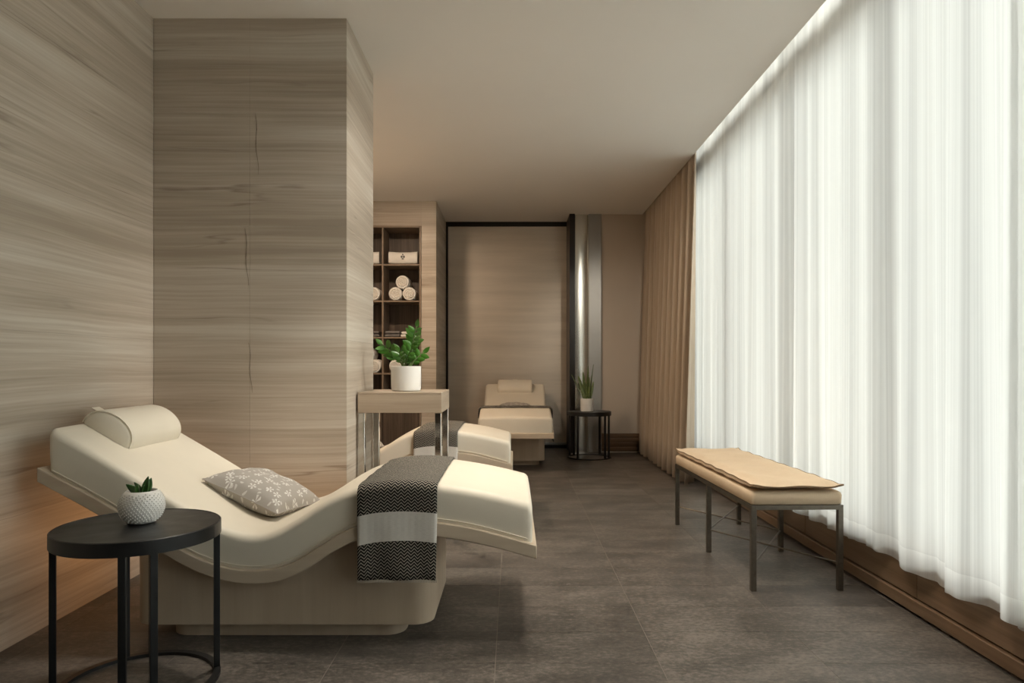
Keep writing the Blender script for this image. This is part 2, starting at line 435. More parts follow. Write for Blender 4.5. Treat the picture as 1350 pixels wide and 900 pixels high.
# window side: marble plinth, sill, frame and panes
pl = struct('wall_right', MB().box(1.775, -1.8, 0, 2.1, 9.4, .255).box(1.9, 6.7, .255, 2.1, 9.4, 3.4).box(1.9, -1.8, .255, 2.1, -.48, 3.4), M['marble'])
for i in range(9):
    a = -1.6+i*1.15-.147*0
    MB().box(1.755, a+.0015, .075, 1.776, a+1.1485, .25).build('panel', M['marble'], pl, bevel=.002)
bs = struct('baseboard_right', MB().box(1.742, -1.6, .012, 1.775, 8.58, .068), M['marble'], bevel=.004)
struct('trim_2', MB().box(1.715, -.2, .0, 1.741, 2.305, .165), M['wall_paint'], bevel=.006)   # low stone end block
WX = 1.95
win = struct('window_1', MB().box(WX-.05, -.48, .255, WX+.05, 6.7, .31).box(WX-.05, -.48, 3.33, WX+.05, 6.7, 3.40), M['brushed'])
ys = [-.45, .75, 1.95, 3.15, 4.25, 5.5, 6.7]
for y in ys: MB().box(WX-.06, y-.03, .31, WX+.06, y+.03, 3.33).build('mullion', M['gray_panel'], win)
MB().box(WX-.15, -.48, 2.86, WX+.06, 6.7, 3.03).build('transom', M['gray_panel'], win)
for a, b in zip(ys, ys[1:]):
    MB().box(WX-.006, a+.03, .31, WX+.006, b-.03, 2.86).build('pane', M['glass'], win)
    MB().box(WX-.006, a+.03, 3.03, WX+.006, b-.03, 3.33).build('pane', M['glass'], win)

# bronze glass wall at the far end
door = struct('window_2', MB().box(-.880, 9.04, 2.905, .712, 9.10, CZ), M['dark_frame'])
MB().box(-.880, 9.04, 0, -.852, 9.10, 2.905).build('jamb', M['dark_frame'], door)
MB().box(.700, 8.56, 0, .765, 9.10, CZ).build('jamb', M['dark_frame'], door)
MB().box(-.852, 9.06, .075, .70, 9.08, 2.905).build('pane', M['bronze_glass'], door)
MB().box(-.852, 9.035, .045, .70, 9.09, .075).build('bottom_rail', M['brushed'], door)
MB().box(-.852, 9.05, 0, .70, 9.09, .045).build('kick_strip', M['dark_frame'], door)
# steel column and satin panel beside it
A0, A1 = R(-9), R(15); RC = .165/(sin(A1)-sin(A0))
colm = struct('trim_3', MB().loft([[(.77+RC*(sin(A0+(A1-A0)*i/24)-sin(A0)), 8.60-RC*(cos(A0+(A1-A0)*i/24)-cos(A0)), z) for i in range(25)]+[(.935, 8.7, z), (.77, 8.7, z)] for z in (0, CZ)]), M['steel_satin'], smooth=30)
struct('trim_4', MB().box(.936, 8.575, 0, 1.099, 8.75, CZ), M['gray_panel'], bevel=.006)

# ------------------------------------------------------------------ curtains
def fold(y, seed):
    e = .6+.4*sin(y*4.7+seed)*sin(y*1.9+2*seed)
    return (sin(y*25+1.7*sin(y*3.1+seed))*.62+sin(y*13.5+seed*2+1.5*sin(y*4.3))*.5)*e+.10*sin(y*66+2.6*sin(y*7+seed))
def curtain(y0, y1, xc, z0, z1, seed, mat, hem, hem_mat, name, label, cat, amp=.022, step=.009):
    root = thing(name, label, cat, (xc, (y0+y1)/2, z0))
    n = int((y1-y0)/step); zs = [z1, z1-.5, (z0+z1)/2+.3, (z0+z1)/2-.4, z0+.5, z0+hem]
    def pt(y, z):
        k = (z1-z)/(z1-z0); f = fold(y+.012*k*sin(y*3+seed), seed)
        g = math.tanh(1.5*f)/.92
        return (xc+amp*(.5+1.0*k*k)*g+.010*sin(y*2.1+seed)-xc, y+.014*cos(y*47)*.6-(y0+y1)/2, z-z0)
    Y = [y0+(y1-y0)*i/n for i in range(n+1)]
    MB().grid([[pt(y, z) for z in zs] for y in Y]).build('curtain_panel', mat, root, 180)
    hz = [z0+hem, z0+hem*.5, z0]
    MB().grid([[(lambda p: (p[0], p[1], p[2]+.006*sin(y*6+seed)*(1 if z == z0 else 0)))(pt(y, z)) for z in hz] for y in Y]).build('hem', hem_mat, root, 180)
    MB().tube([(0, y0-(y0+y1)/2, z1-z0+.012), (0, y1-(y0+y1)/2, z1-z0+.012)], .011, 8).build('curtain_track', M['brushed'], root, 40)
    return root
curtain(2.30, 6.62, 1.715, .205, 3.34, .4, M['sheer'], .095, M['sheer_hem'], 'sheer_curtain',
        'long white sheer curtain running from the tan drape along the window behind the bench', 'curtain')
curtain(-.6, 2.36, 1.712, .200, 3.34, 2.9, M['sheer'], .095, M['sheer_hem'], 'sheer_curtain',
        'white sheer curtain at the far right edge, overlapping the longer sheer near the camera', 'curtain')
# opaque drape
dr = thing('drape_curtain', 'tan floor-length pleated drape drawn open at the far end of the window', 'curtain', (1.6, 7.35, 0))
ND = 420; zz_ = [3.3, 2.95, 2.3, 1.5, .8, .3, .02]
def dpt(y, z):
    k = 1-z/3.3; a = .026+.050*k
    f = sin(y*31+1.2*sin(y*2.3))*.75+.4*sin(y*52+y*y*.3)
    xx = 1.655-.065*k+a*math.tanh(1.4*f)
    return (xx-1.6, y+.02*cos(y*31)-7.35, z)
MB().grid([[dpt(6.16+(8.56-6.16)*i/ND, z) for z in zz_] for i in range(ND+1)]).build('drape_panel', M['drape'], dr, 180, solid=.004)
MB().tube([(.085, -1.19, 3.315), (.085, 1.21, 3.315)], .012, 8).build('curtain_track', M['brushed'], dr, 40)

# ------------------------------------------------------------------ shelf unit in the niche
XS = [-1.913-.02, -1.493, -1.072]      # divider lines
ZS = [.578, .99, 1.402, 1.819, 2.236, 2.661]
su = thing('shelf_unit', 'built-in dark walnut open shelving with towels set in the stone wall', 'shelf', (-1.5, 8.09, 0))
ox, oy = -1.5, 8.09
def sp(name, b, mat, bev=.002): return MB().box(b[0]-ox, b[1]-oy, b[2], b[3]-ox, b[4]-oy, b[5]).build(name, mat, su, bevel=bev)
sp('side_panel', (-1.0725, 7.885, 0, -1.0520, 8.27, 2.681), M['walnut_edge'])
sp('side_panel', (XL+.001, 7.885, 0, XS[0], 8.27, 2.681), M['walnut_edge'])
sp('top_panel', (XS[0], 7.885, 2.661, -1.0727, 8.27, 2.681), M['walnut_edge'])
sp('divider', (-1.502, 7.895, .587, -1.484, 8.268, 2.660), M['walnut_edge'])
for z in ZS[:-1]:
    for a, b in ((XS[0], -1.503), (-1.483, -1.0730)):
        sp('shelf', (a, 7.895, z-.009, b, 8.268, z+.009), M['walnut_edge'])
sp('back_panel', (XS[0]+.001, 8.2685, .1, -1.0735, 8.285, 2.660), M['walnut'])
for a, b in ((XS[0]+.003, -1.495), (-1.491, -1.0755)):
    d = sp('door', (a, 7.89, .10, b, 7.91, .562), M['walnut'], .002)
sp('plinth', (XS[0]+.003, 7.93, 0, -1.0755, 7.95, .097), M['walnut'])

# towels
def folded(name, sx, sy, sz, mat, label, group, loc, emblem=False, sag=.0):
    t_ = thing(name, label, 'towel', loc, 0, group)
    n = 1; h = sz
    b = MB()
    for k in range(n):
        loops = []
        for i in range(9):
            x = -sx/2+sx*i/8; e = .004 if i in (0, 8) else 0
            zz = k*h; hh = h+sag*(abs(2*x/sx)**3)
            L = []
            for j in range(12):
                a = 2*pi*j/12; c_, s_ = cos(a), sin(a)
                L.append((x, (sy/2-e)*math.copysign(abs(c_)**.35, c_), zz+hh/2+(hh/2-e)*.98*math.copysign(abs(s_)**.45, s_)))
            loops.append(L)
        b.loft(loops)
    b.build('towel_body', mat, t_, 50)
    if emblem:
        e = MB()
        for cx, cz, w_, h_ in ((0, .108, .008, .013), (-.015, .084, .010, .017), (.015, .084, .010, .017), (0, .060, .017, .006), (0, .082, .003, .024)):
            e.loft([[(cx-w_, y, cz), (cx, y, cz-h_), (cx+w_, y, cz), (cx, y, cz+h_)] for y in (-sy/2-.004, -sy/2+.004)])
        e.build('emblem', M['emblem'], t_)
    return t_
folded('folded_towel', .33, .26, .145, M['terry'], 'white folded bath towel with a small dark emblem on the top shelf', 'folded towels', (-1.265, 8.04, 2.246), True, .012)
folded('folded_towel', .33, .26, .145, M['terry'], 'white folded bath towel half hidden by the stone pier on the top shelf', 'folded towels', (-1.705, 8.04, 2.246), False, .012)
def roll(r, L):
    b = MB(); prof = []
    for k in range(9): prof.append((r*k/9*.86, -.013*(k % 2)))
    prof = [(max(.003, p[0]), p[1]) for p in prof]
    prof += [(r*.90, .0), (r*.97, .010), (r, .03), (r, L-.03), (r*.95, L-.008), (r*.8, L), (.004, L)]
    b.lathe(prof, 24)
    b.v = [(x, z-L/2, y+r) for x, y, z in b.v]
    # loose outer flap
    loops = []
    for k in range(8):
        a = -pi*.5+.16*k; rr = r+.004*(1-k/8)+.0015
        loops.append([(rr*cos(a), y, r+rr*sin(a)) for y in (-L/2+.02, L/2-.02)])
    c = MB(); b.grid(loops)
    return b
r0 = roll(.078, .28).build('rolled_towel', M['terry'], None, 50)
tag(r0, 'white rolled towel at lower left of the pyramid of three rolls on the second shelf', 'towel', 'rolled towels')
ZR = 1.828
r0.location = (-1.350, 8.04, ZR)
dup(r0, (-1.190, 8.04, ZR), 0, 'white rolled towel at lower right of the pyramid of three rolls on the second shelf')
dup(r0, (-1.270, 8.04, ZR+.134), 0, 'white rolled towel lying on top of two others, forming a pyramid')
dup(r0, (-1.602, 8.04, ZR), 0, 'white rolled towel beside the shelf divider, partly hidden by the pier, left of the pyramid')
dup(r0, (-1.590, 8.04, 1.000), 0, 'white rolled towel on the fourth shelf, lower one, between pier and divider')
dup(r0, (-1.672, 8.04, 1.134), 0, 'white rolled towel raised on the fourth shelf, mostly hidden by the pier')
dup(r0, (-1.752, 8.04, 1.000), 0, 'white rolled towel nearest the stone pier on the fourth shelf, under the raised roll')
dup(r0, (-1.345, 8.04, 1.000), 0, 'white rolled towel peeking out left of the large white plant pot')
for i in range(2):
    folded('bath_mat', .17, .26, .034, M['terry_gray'], ('lower' if i == 0 else 'upper')+' grey folded bath mat on the third shelf right of the divider', 'grey bath mats', (-1.385, 8.04, 1.412+i*.036))
for i in range(2):
    folded('bath_mat', .28, .26, .034, M['terry_gray'], ('lower' if i == 0 else 'upper')+' grey folded bath mat on the third shelf beside the pier', 'grey bath mats', (-1.680, 8.04, 1.412+i*.036))
folded('wash_cloth', .13, .2, .032, M['terry'], 'small white washcloth lying under the plant leaves on the third shelf, beside grey mats', 'wash cloths', (-1.225, 8.02, 1.412))
folded('wash_cloth', .12, .2, .030, M['terry'], 'small white washcloth stacked above another behind the plant leaves', 'wash cloths', (-1.222, 8.02, 1.446))

# ------------------------------------------------------------------ heated loungers
TOP = curve([(0.032, .853), (.181, .768), (.298, .700), (.45, .609), (.561, .541), (.649, .488), (.736, .449), (.838, .432), (.926, .452), (1.0, .493), (1.093, .553), (1.175, .594), (1.263, .620), (1.38, .634), (1.496, .631), (1.613, .617), (1.692, .604), (1.789, .584), (1.912, .553)])
STP = curve([(0, .695), (.181, .601), (.321, .520), (.444, .441), (.549, .381), (.698, .317), (.838, .298), (.96, .317), (1.093, .392), (1.166, .439), (1.239, .470), (1.38, .491), (1.534, .483), (1.692, .458), (1.789, .433), (1.928, .394)])
SBT = curve([(0, .640), (.231, .514), (.356, .437), (.488, .361), (.59, .305), (.698, .265), (.838, .246), (.96, .265), (1.05, .309), (1.125, .359), (1.225, .410), (1.35, .433), (1.534, .428), (1.651, .410), (1.789, .380), (1.928, .341)])
U0 = .964
def make_lounger():
    root = thing('heated_lounger', 'cream leather wave-shaped lounger in the foreground beside the black side table', 'lounger', group='wave loungers')
    # shell
    st = [1.928*i/80 for i in range(81)]; W = .39
    b = MB()
    b.loft([[(u-U0, -W, SBT(u)), (u-U0, W, SBT(u)), (u-U0, W, STP(u)), (u-U0, -W, STP(u))] for u in st])
    b.build('shell', M['oak'], root, 40, bevel=.004)
    # cushion
    u0, u1 = .034, 1.912; W = .377; r = .034
    st = [u0+(u1-u0)*i/90 for i in range(1, 90)]
    st = [u0, u0+.004, u0+.011]+st+[u1-.011, u1-.004, u1]
    loops = []
    for i, u in enumerate(st):
        e = min(u-u0, u1-u); k = .022
        ins = k*(1-sqrt(max(0, 1-((k-min(e, k))/k)**2)))
        zt, zb = TOP(u)-ins, STP(u)-.004; w_ = W-ins*.8; L = []
        for j in range(7):
            a = pi/2*j/6; L.append((u-U0, w_-r+r*cos(a), zt-r+r*sin(a)))
        for q in (.6, .2, -.2, -.6): L.append((u-U0, (w_-r)*q, zt+.004*(1-q*q)))
        for j in range(7):
            a = pi/2+pi/2*j/6; L.append((u-U0, -w_+r+r*cos(a), zt-r+r*sin(a)))
        L += [(u-U0, -w_, (zt+zb)/2), (u-U0, -w_+.006, zb), (u-U0, w_-.006, zb), (u-U0, w_, (zt+zb)/2)]
        loops.append(L)
    cu = MB().loft(loops).build('cushion', M['leather'], root, 50)
    # stitched seam low on both long sides
    for s in (-1, 1):
        MB().tube([(u-U0, s*(W+.0005), STP(u)+.014) for u in [u0+.02+(u1-u0-.04)*i/60 for i in range(61)]], .0022, 5).build('piping', M['leather'], cu, 60)
    # base
    def base(x0, x1, hw, rad, z0, ztop, name, mat):
        us = [x0+rad*(1-cos(pi/2*i/6)) for i in range(7)]
        us += [x0+rad+(x1-x0-2*rad)*i/24 for i in range(1, 24)]
        us += [x1-rad+rad*sin(pi/2*i/6) for i in range(7)]
        lp = []
        for u in us:
            e = min(u-x0, x1-u); q = max(0, rad-e)
            w_ = hw-rad+sqrt(max(0, rad*rad-q*q)); zt = ztop(u)
            lp.append([(u-U0, -w_, z0), (u-U0, w_, z0), (u-U0, w_, zt), (u-U0, -w_, zt)])
        return MB().loft(lp).build(name, mat, root, 40)
    base(.327, 1.517, .315, .075, .062, lambda u: SBT(u)+.012, 'base', M['veneer'])
    base(.447, 1.397, .262, .075, 0, lambda u: .062, 'plinth', M['veneer'])
    return root
LZ = {}
lou = make_lounger(); lou.location = (-.873, 3.05, 0)
lou2 = dup(lou, (-.966, 5.19, 0), 0, 'cream wave lounger half hidden behind the tall wooden console and stone pier')
lou3 = dup(lou, (.025, 7.964, 0), -pi/2, 'cream wave lounger at the far end, foot toward the camera, before the bronze glass')

# head bolsters: D-shaped roll lying across the slope, axis along local y
def make_bolster():
    b = MB(); hl, th, L = .115, .096, .44
    loops = []
    for i in range(25):
        y = -L/2+L*i/24; e = min(y+L/2, L/2-y); k = .02
        ins = k*(1-sqrt(max(0, 1-((k-min(e, k))/k)**2)))
        lp = []
        for j in range(22):
            a = pi*j/21
            lp.append(((hl-ins)*cos(a)*(1+.03*sin(a)), y, (th-ins)*math.sin(a)**.85))
        lp.append((-(hl-ins)*.5, y, 0)); lp.append(((hl-ins)*.5, y, 0))
        loops.append(lp)
    root = thing('head_bolster', 'plump cream leather head bolster on the foreground lounger', 'pillow', group='head bolsters')
    body = b.loft(loops).build('bolster_body', M['leather'], root, 50)
    for s in (-1, 1):
        MB().tube([((hl-.004)*cos(pi*j/21)*(1+.03*sin(pi*j/21)), s*(L/2-.010), (th-.004)*sin(pi*j/21)**.85) for j in range(22)], .0025, 5).build('seam', M['leather'], body, 60)
    # strap that runs back over the head of the cushion
    MB().box(-.20, -.03, .0005, -.10, .03, .004).build('strap', M['leather'], root, bevel=.001)
    return root
SL = math.atan(.59)
def on_lounger(L, u, v, dz):
    from mathutils import Matrix, Vector
    m = Matrix.Translation(L.location) @ Matrix.Rotation(L.rotation_euler.z, 4, 'Z')
    return m @ Vector((u-U0, v, TOP(u)+dz))
bol = make_bolster()
bol.location = on_lounger(lou, .137, .04, .004); bol.rotation_euler = (0, SL, 0)
from mathutils import Euler
def rotz(rot, z): return (Euler((0, 0, z)).to_matrix() @ Euler(rot).to_matrix()).to_euler()
dup(bol, on_lounger(lou2, .137, .02, .004), None, 'cream head bolster on the half hidden middle lounger', rot=(0, SL, 0))
dup(bol, on_lounger(lou3, .137, 0, .004), None, 'cream head bolster on the far lounger facing the camera', rot=rotz((0, SL, 0), -pi/2))

# printed cushions
def make_pillow():
    n = 26; S = .193
    b = MB(); uvs = []; top = []; bot = []
    def sh(a):  # outline pulled in between the corners
        return a
    for sgn in (1, -1):
        rows = []; ur = []
        for i in range(n+1):
            r_ = []; u_ = []
            for j in range(n+1):
                x = -1+2*i/n; y = -1+2*j/n
                px_ = x*S*(1-.055*(1-y*y)**1.0*abs(x)**3); py_ = y*S*(1-.055*(1-x*x)*abs(y)**3)
                h = ((1-x**4)*(1-y**4))**.55 if abs(x) < 1 and abs(y) < 1 else 0
                h = h*(.80+.2*(1-x*x)*(1-y*y))
                cr = .004*sin(9*x+4*y)*sin(7*y-2*x)*h
                r_.append((px_, py_, sgn*(.072*h)+cr)); u_.append((x*.5+.5, y*.5+.5))
            rows.append(r_); ur.append(u_)
        if sgn == 1: b.grid(rows); uu = [q for r_ in ur for q in r_]
        else: b.grid(rows); uu += [q for r_ in ur for q in r_]
    b.uv = uu
    root = thing('printed_cushion', 'grey scatter cushion with white dandelion print on the foreground lounger', 'cushion', group='printed cushions')
    o = b.build('cushion_body', M['print'], root, 180)
    ed = [(-S+2*S*i/20, -S) for i in range(21)]+[(S, -S+2*S*i/20) for i in range(21)]+[(S-2*S*i/20, S) for i in range(21)]+[(-S, S-2*S*i/20) for i in range(21)]
    def pin(x, y):
        a, c = x/S, y/S
        return (a*S*(1-.055*(1-c*c)*abs(a)**3), c*S*(1-.055*(1-a*a)*abs(c)**3), 0)
    MB().tube([pin(*e) for e in ed], .0028, 5).build('piping', M['print'], root, 60)
    return root
pil = make_pillow()
PR = (R(-4), R(20), R(-14))
pil.location = on_lounger(lou, .718, .065, .066); pil.rotation_euler = PR
dup(pil, on_lounger(lou2, .72, .0, .085), None, 'grey printed cushion on the half hidden middle lounger', rot=PR)
dup(pil, on_lounger(lou3, .655, 0, .066), None, 'grey printed cushion on the far lounger below its bolster', rot=rotz((0, R(14), 0), -pi/2))

# woven throws across the foot ends
def make_throw():
    root = thing('woven_throw', 'black and white herringbone throw with white band on the foreground lounger', 'throw', group='woven throws')
    ua, ub = 1.238, 1.545; NU = 24
    rows = []; uvr = []
    W = .397; r = .036
    for i in range(NU+1):
        u = ua+(ub-ua)*i/NU; zt = TOP(u)+.007
        path = []
        bz = .268
        def side(s):
            out = []
            n = 14
            for k in range(n+1):
                z = bz+(zt-r-bz)*k/n; kk = 1-k/n
                out.append((s*(W+.004*sin(u*40+z*7)*kk+.012*kk*kk), z))
            for k in range(1, 7):
                a = pi/2*k/6; out.append((s*(W-r+r*cos(a)), zt-r+r*sin(a)))
            return out
        near = side(-1); far = [(-v, z) for v, z in side(-1)][::-1]
        topn = [(-(W-r)+2*(W-r)*k/22, zt+.004*(1-((k-11)/11)**2)+.0015*sin(k*1.3+i*.7)) for k in range(1, 22)]
        path = near+topn+far
        # metres along from the middle
        L = [0]
        for a, c in zip(path, path[1:]): L.append(L[-1]+math.hypot(c[0]-a[0], c[1]-a[1]))
        mid_ = L[-1]/2
        k_ = lambda z: max(0, (.5-z))*.05*((i/NU)-.5)
        rows.append([(u-U0-k_(z)*.8, v, z) for v, z in path]); uvr.append([(u-ua, l-mid_) for l in L])
    o = MB().grid(rows, uvr).build('throw_cloth', M['throw'], root, 180, solid=.006)
    fr = MB()
    for k in range(76):
        u = ua+(ub-ua)*(k+.5)/76
        for s in (-1, 1): fr.bar((u-U0, s*.409, .270), (u-U0+.001, s*.410, .258), .0016, .0016)
    fr.build('fringe', M['throw'], root)['kind'] = 'stuff'
    return root
thr = make_throw(); thr.location = lou.location
dup(thr, lou2.location, 0, 'herringbone throw on the half hidden middle lounger, behind the console legs')
dup(thr, lou3.location, -pi/2, 'herringbone throw lying across the foot of the far lounger')

# ------------------------------------------------------------------ round black side tables
TH = .545
def make_side_table():
    root = thing('side_table', 'round black metal side table in the foreground with small dimpled pot', 'table', group='black side tables')
    Rr = .26
    MB().lathe([(.03, TH-.012), (Rr-.006, TH-.012), (Rr-.006, TH), (.03, TH)], 64).build('table_top', M['black_top'], root, 40, bevel=.0015)
    pr = [(Rr-.005, TH-.045), (Rr, TH-.045), (Rr, TH-.001), (Rr-.0035, TH+.0015), (Rr-.005, TH-.001)]
    MB().loft([[(r_*cos(2*pi*j/64), r_*sin(2*pi*j/64), z) for r_, z in pr] for j in range(65)], cap=False).build('rim', M['black'], root, 40)
    for k, a in enumerate((28.5, 108, 128, 208.5, 288, 308)):
        a = R(a); b = MB(); ri = Rr-.014
        c = (ri*cos(a), ri*sin(a)); ta = (-sin(a), cos(a)); ra = (cos(a), sin(a))
        b.loft([[(c[0]+ta[0]*.011*i+ra[0]*.010*j, c[1]+ta[1]*.011*i+ra[1]*.010*j, z) for i, j in ((-1, -1), (1, -1), (1, 1), (-1, 1))] for z in (.012, TH-.013)])
        b.build('leg', M['black'], root, bevel=.001)
    pr = [(Rr-.026, 0), (Rr-.002, 0), (Rr-.002, .012), (Rr-.026, .012)]
    MB().loft([[(r_*cos(2*pi*j/64), r_*sin(2*pi*j/64), z) for r_, z in pr] for j in range(65)], cap=False).build('base_ring', M['black'], root, 40)
    return root
tb = make_side_table(); tb.location = (-1.280, 2.36, 0)
tb2 = dup(tb, (.895, 8.14, 0), R(24), 'round black metal side table at the far end with snake plant')

# dimpled pot with succulent
pot = thing('dimpled_pot', 'small round white dimpled pot with succulent on the foreground side table', 'planter', (-1.283, 2.385, TH+.001))
prof = [(.030, 0), (.042, .003), (.058, .018), (.069, .040), (.0725, .060), (.069, .082), (.058, .102), (.051, .110), (.049, .112), (.046, .110), (.045, .098), (.004, .096)]
body = MB().lathe(prof, 40).build('pot_body', M['white_ceramic'], pot, 60)
bp = MB(); pf = curve([(z, r_) for r_, z in prof[1:8]])
for k in range(430):
    z = .008+.096*(k+.5)/430; a = k*2.39996; r_ = pf(z)
    # tiny raised bead, squashed octahedron
    c = (r_*cos(a), r_*sin(a), z); s = .0034; b0 = len(bp.v)
    ra = (cos(a), sin(a)); ta = (-sin(a), cos(a))
    for i in range(6):
        q = pi*i/3; bp.v.append((c[0]+ta[0]*s*cos(q), c[1]+ta[1]*s*cos(q), z+s*sin(q)))
    bp.v.append((c[0]+ra[0]*.003, c[1]+ra[1]*.003, z))
    for i in range(6): bp.f.append((b0+i, b0+(i+1) % 6, b0+6))
bd = bp.build('beads', M['white_ceramic'], pot, 180); bd['kind'] = 'stuff'
MB().lathe([(.044, .098), (.03, .102), (.004, .103)], 20).build('soil', M['soil'], pot, 60)
def leaf(L, W, bend, thick=.0, fold_=.15, tip=1.0, n=8):
    b = MB(); rows = []
    for i in range(n+1):
        t_ = i/n; w_ = W*(sin(pi*min(1, t_*.93+.05)**.8))**.9*(1 if tip else 1); w_ = max(w_, W*.03)
        z = L*t_; y = bend*t_*t_
        rows.append([(-w_, y-fold_*w_, z), (-w_*.5, y-fold_*w_*.35, z), (0, y, z), (w_*.5, y-fold_*w_*.35, z), (w_, y-fold_*w_, z)])
    return b.grid(rows)
for k, (a, tl, L, W_) in enumerate(((-10, 8, .062, .013), (150, 30, .045, .014), (185, 46, .052, .013), (30, 18, .056, .012), (80, 24, .045, .013), (-60, 30, .040, .013), (-100, 25, .045, .012))):
    o = leaf(L, W_, .006, fold_=.35).build('leaf', M['leaf_dark'], pot, 180, solid=.003)
    o.location = (.012*cos(R(a)), .012*sin(R(a)), .098); o.rotation_euler = (0, R(tl), R(a))

# console table with polished legs
CH = .934
con = thing('console_table', 'tall square pale wood console on polished steel legs beside the stone pier', 'table', (-.650, 4.185, 0))
MB().box(-.24, -.235, CH-.012, .24, .235, CH).build('table_top', M['console'], con, bevel=.002)
for n_, bx in (('apron', (-.24, -.235, CH-.118, .24, -.217, CH-.0125)), ('apron', (-.24, .217, CH-.118, .24, .235, CH-.0125)),
               ('apron', (-.24, -.2165, CH-.118, -.222, .2165, CH-.0125)), ('apron', (.222, -.2165, CH-.118, .24, .2165, CH-.0125))):
    MB().box(*bx).build(n_, M['console'], con, bevel=.0015)
for sx in (-1, 1):
    for sy in (-1, 1):
        MB().box(sx*.219-.018, sy*.213-.018, 0, sx*.219+.018, sy*.213+.018, CH-.119).build('leg', M['steel'], con, bevel=.002)

# ZZ plant in white cylinder
zp = thing('potted_zz_plant', 'leafy green plant in a large white cylinder pot on the wooden console', 'plant', (-.645, 4.16, CH+.001))
MB().lathe([(.078, 0), (.086, .004), (.089, .02), (.090, .146), (.086, .148), (.084, .145), (.083, .125), (.004, .125)], 48).build('pot', M['white_ceramic'], zp, 40)
MB().lathe([(.0828, .126), (.05, .134), (.004, .137)], 24).build('soil', M['soil'], zp, 60)
ch = MB()
for k in range(40):
    a = random.random()*2*pi; q = .02+.055*random.random(); s = .006+.005*random.random()
    ch.lathe([(.001, -s*.5), (s, 0), (.001, s*.7)], 5, (q*cos(a), q*sin(a), .139))
ch.build('bark_chips', M['bark'], zp)['kind'] = 'stuff'
from mathutils import Vector, Matrix
lf0 = leaf(.056, .0150, .010, fold_=.3, n=6).build('leaf', M['leaf'], zp, 180)
first = True
stems = [  # lean x, lean y, length, leaflets
    (.045, -.03, .265, 12), (.075, .03, .215, 9), (-.125, -.05, .165, 9), (-.075, .04, .125, 7), (.055, -.08, .13, 7), (-.02, -.09, .11, 6), (.085, .01, .11, 6)]
for si, (lx, ly, L, nl) in enumerate(stems):
    base_ = Vector((.022*cos(si*2.1), .022*sin(si*2.1), .13))
    def P_(t_): return base_+Vector((lx*t_**1.5, ly*t_**1.5, L*(t_-.10*t_*t_*abs(lx)*6)))
    st = MB().tube([P_(i/8) for i in range(9)], [.0075-.0050*i/8 for i in range(9)], 6).build('stem', M['stem'], zp, 60)
    for k in range(nl):
        t_ = .35+.65*(k+.5)/nl; p = P_(t_); d = (P_(min(1, t_+.05))-P_(t_-.05)).normalized()
        side = 1 if k % 2 else -1
        ax = d.cross(Vector((.35, 1, 0)).normalized()).normalized()
        dirv = (d*.45+ax*side*1.0+Vector((0, -.2+.5*(random.random()-.5), .25*(random.random()-.5)))).normalized() if k < nl-1 else d
        zax = dirv; yax = (Vector((0, -1, .35))-zax*zax.dot(Vector((0, -1, .35)))).normalized(); xax = yax.cross(zax)
        m3 = Matrix((xax, yax, zax)).transposed()
        s = (.75+.45*sin(pi*(k+1)/(nl+1)))*(.9+.2*random.random())
        if first: o = lf0; first = False
        else:
            o = bpy.data.objects.new('leaf', lf0.data); col.objects.link(o); o.parent = zp
        o.location = p; o.rotation_euler = m3.to_euler(); o.scale = (s, s, s)

# snake plant on the far table
sn = thing('potted_snake_plant', 'upright snake plant in a white cylinder pot on the far black table', 'plant', (.868, 8.12, TH+.001))
MB().lathe([(.066, 0), (.074, .004), (.076, .012), (.078, .150), (.074, .152), (.071, .148), (.070, .132), (.004, .132)], 36).build('pot', M['white_ceramic'], sn, 40)
MB().lathe([(.0695, .133), (.04, .138), (.004, .14)], 20).build('soil', M['soil'], sn, 60)
for k, (x, y, tx, ty, L) in enumerate(((-.02, -.01, -16, 4, .30), (.0, .0, 2, -3, .40), (.022, .01, 8, 2, .42), (-.035, .012, -26, 0, .33), (.012, -.022, 4, 8, .27), (.03, -.01, 13, 5, .22), (-.012, .02, -6, -6, .34))):
    b = MB(); rows = []
    for i in range(11):
        t_ = i/10; w_ = .022*(sin(pi*(.28+.72*t_))**.6 if t_ < 1 else .02); tw = .6*t_+k
        rows.append([(w_*q*cos(tw*.5), w_*q*sin(tw*.5)+.25*w_*abs(q), L*t_) for q in (-1, -.4, .4, 1)])
    o = b.grid(rows).build('leaf', M['snake'], sn, 180, solid=.004)
    o.location = (x, y, .135); o.rotation_euler = (R(-ty), R(tx), 0)

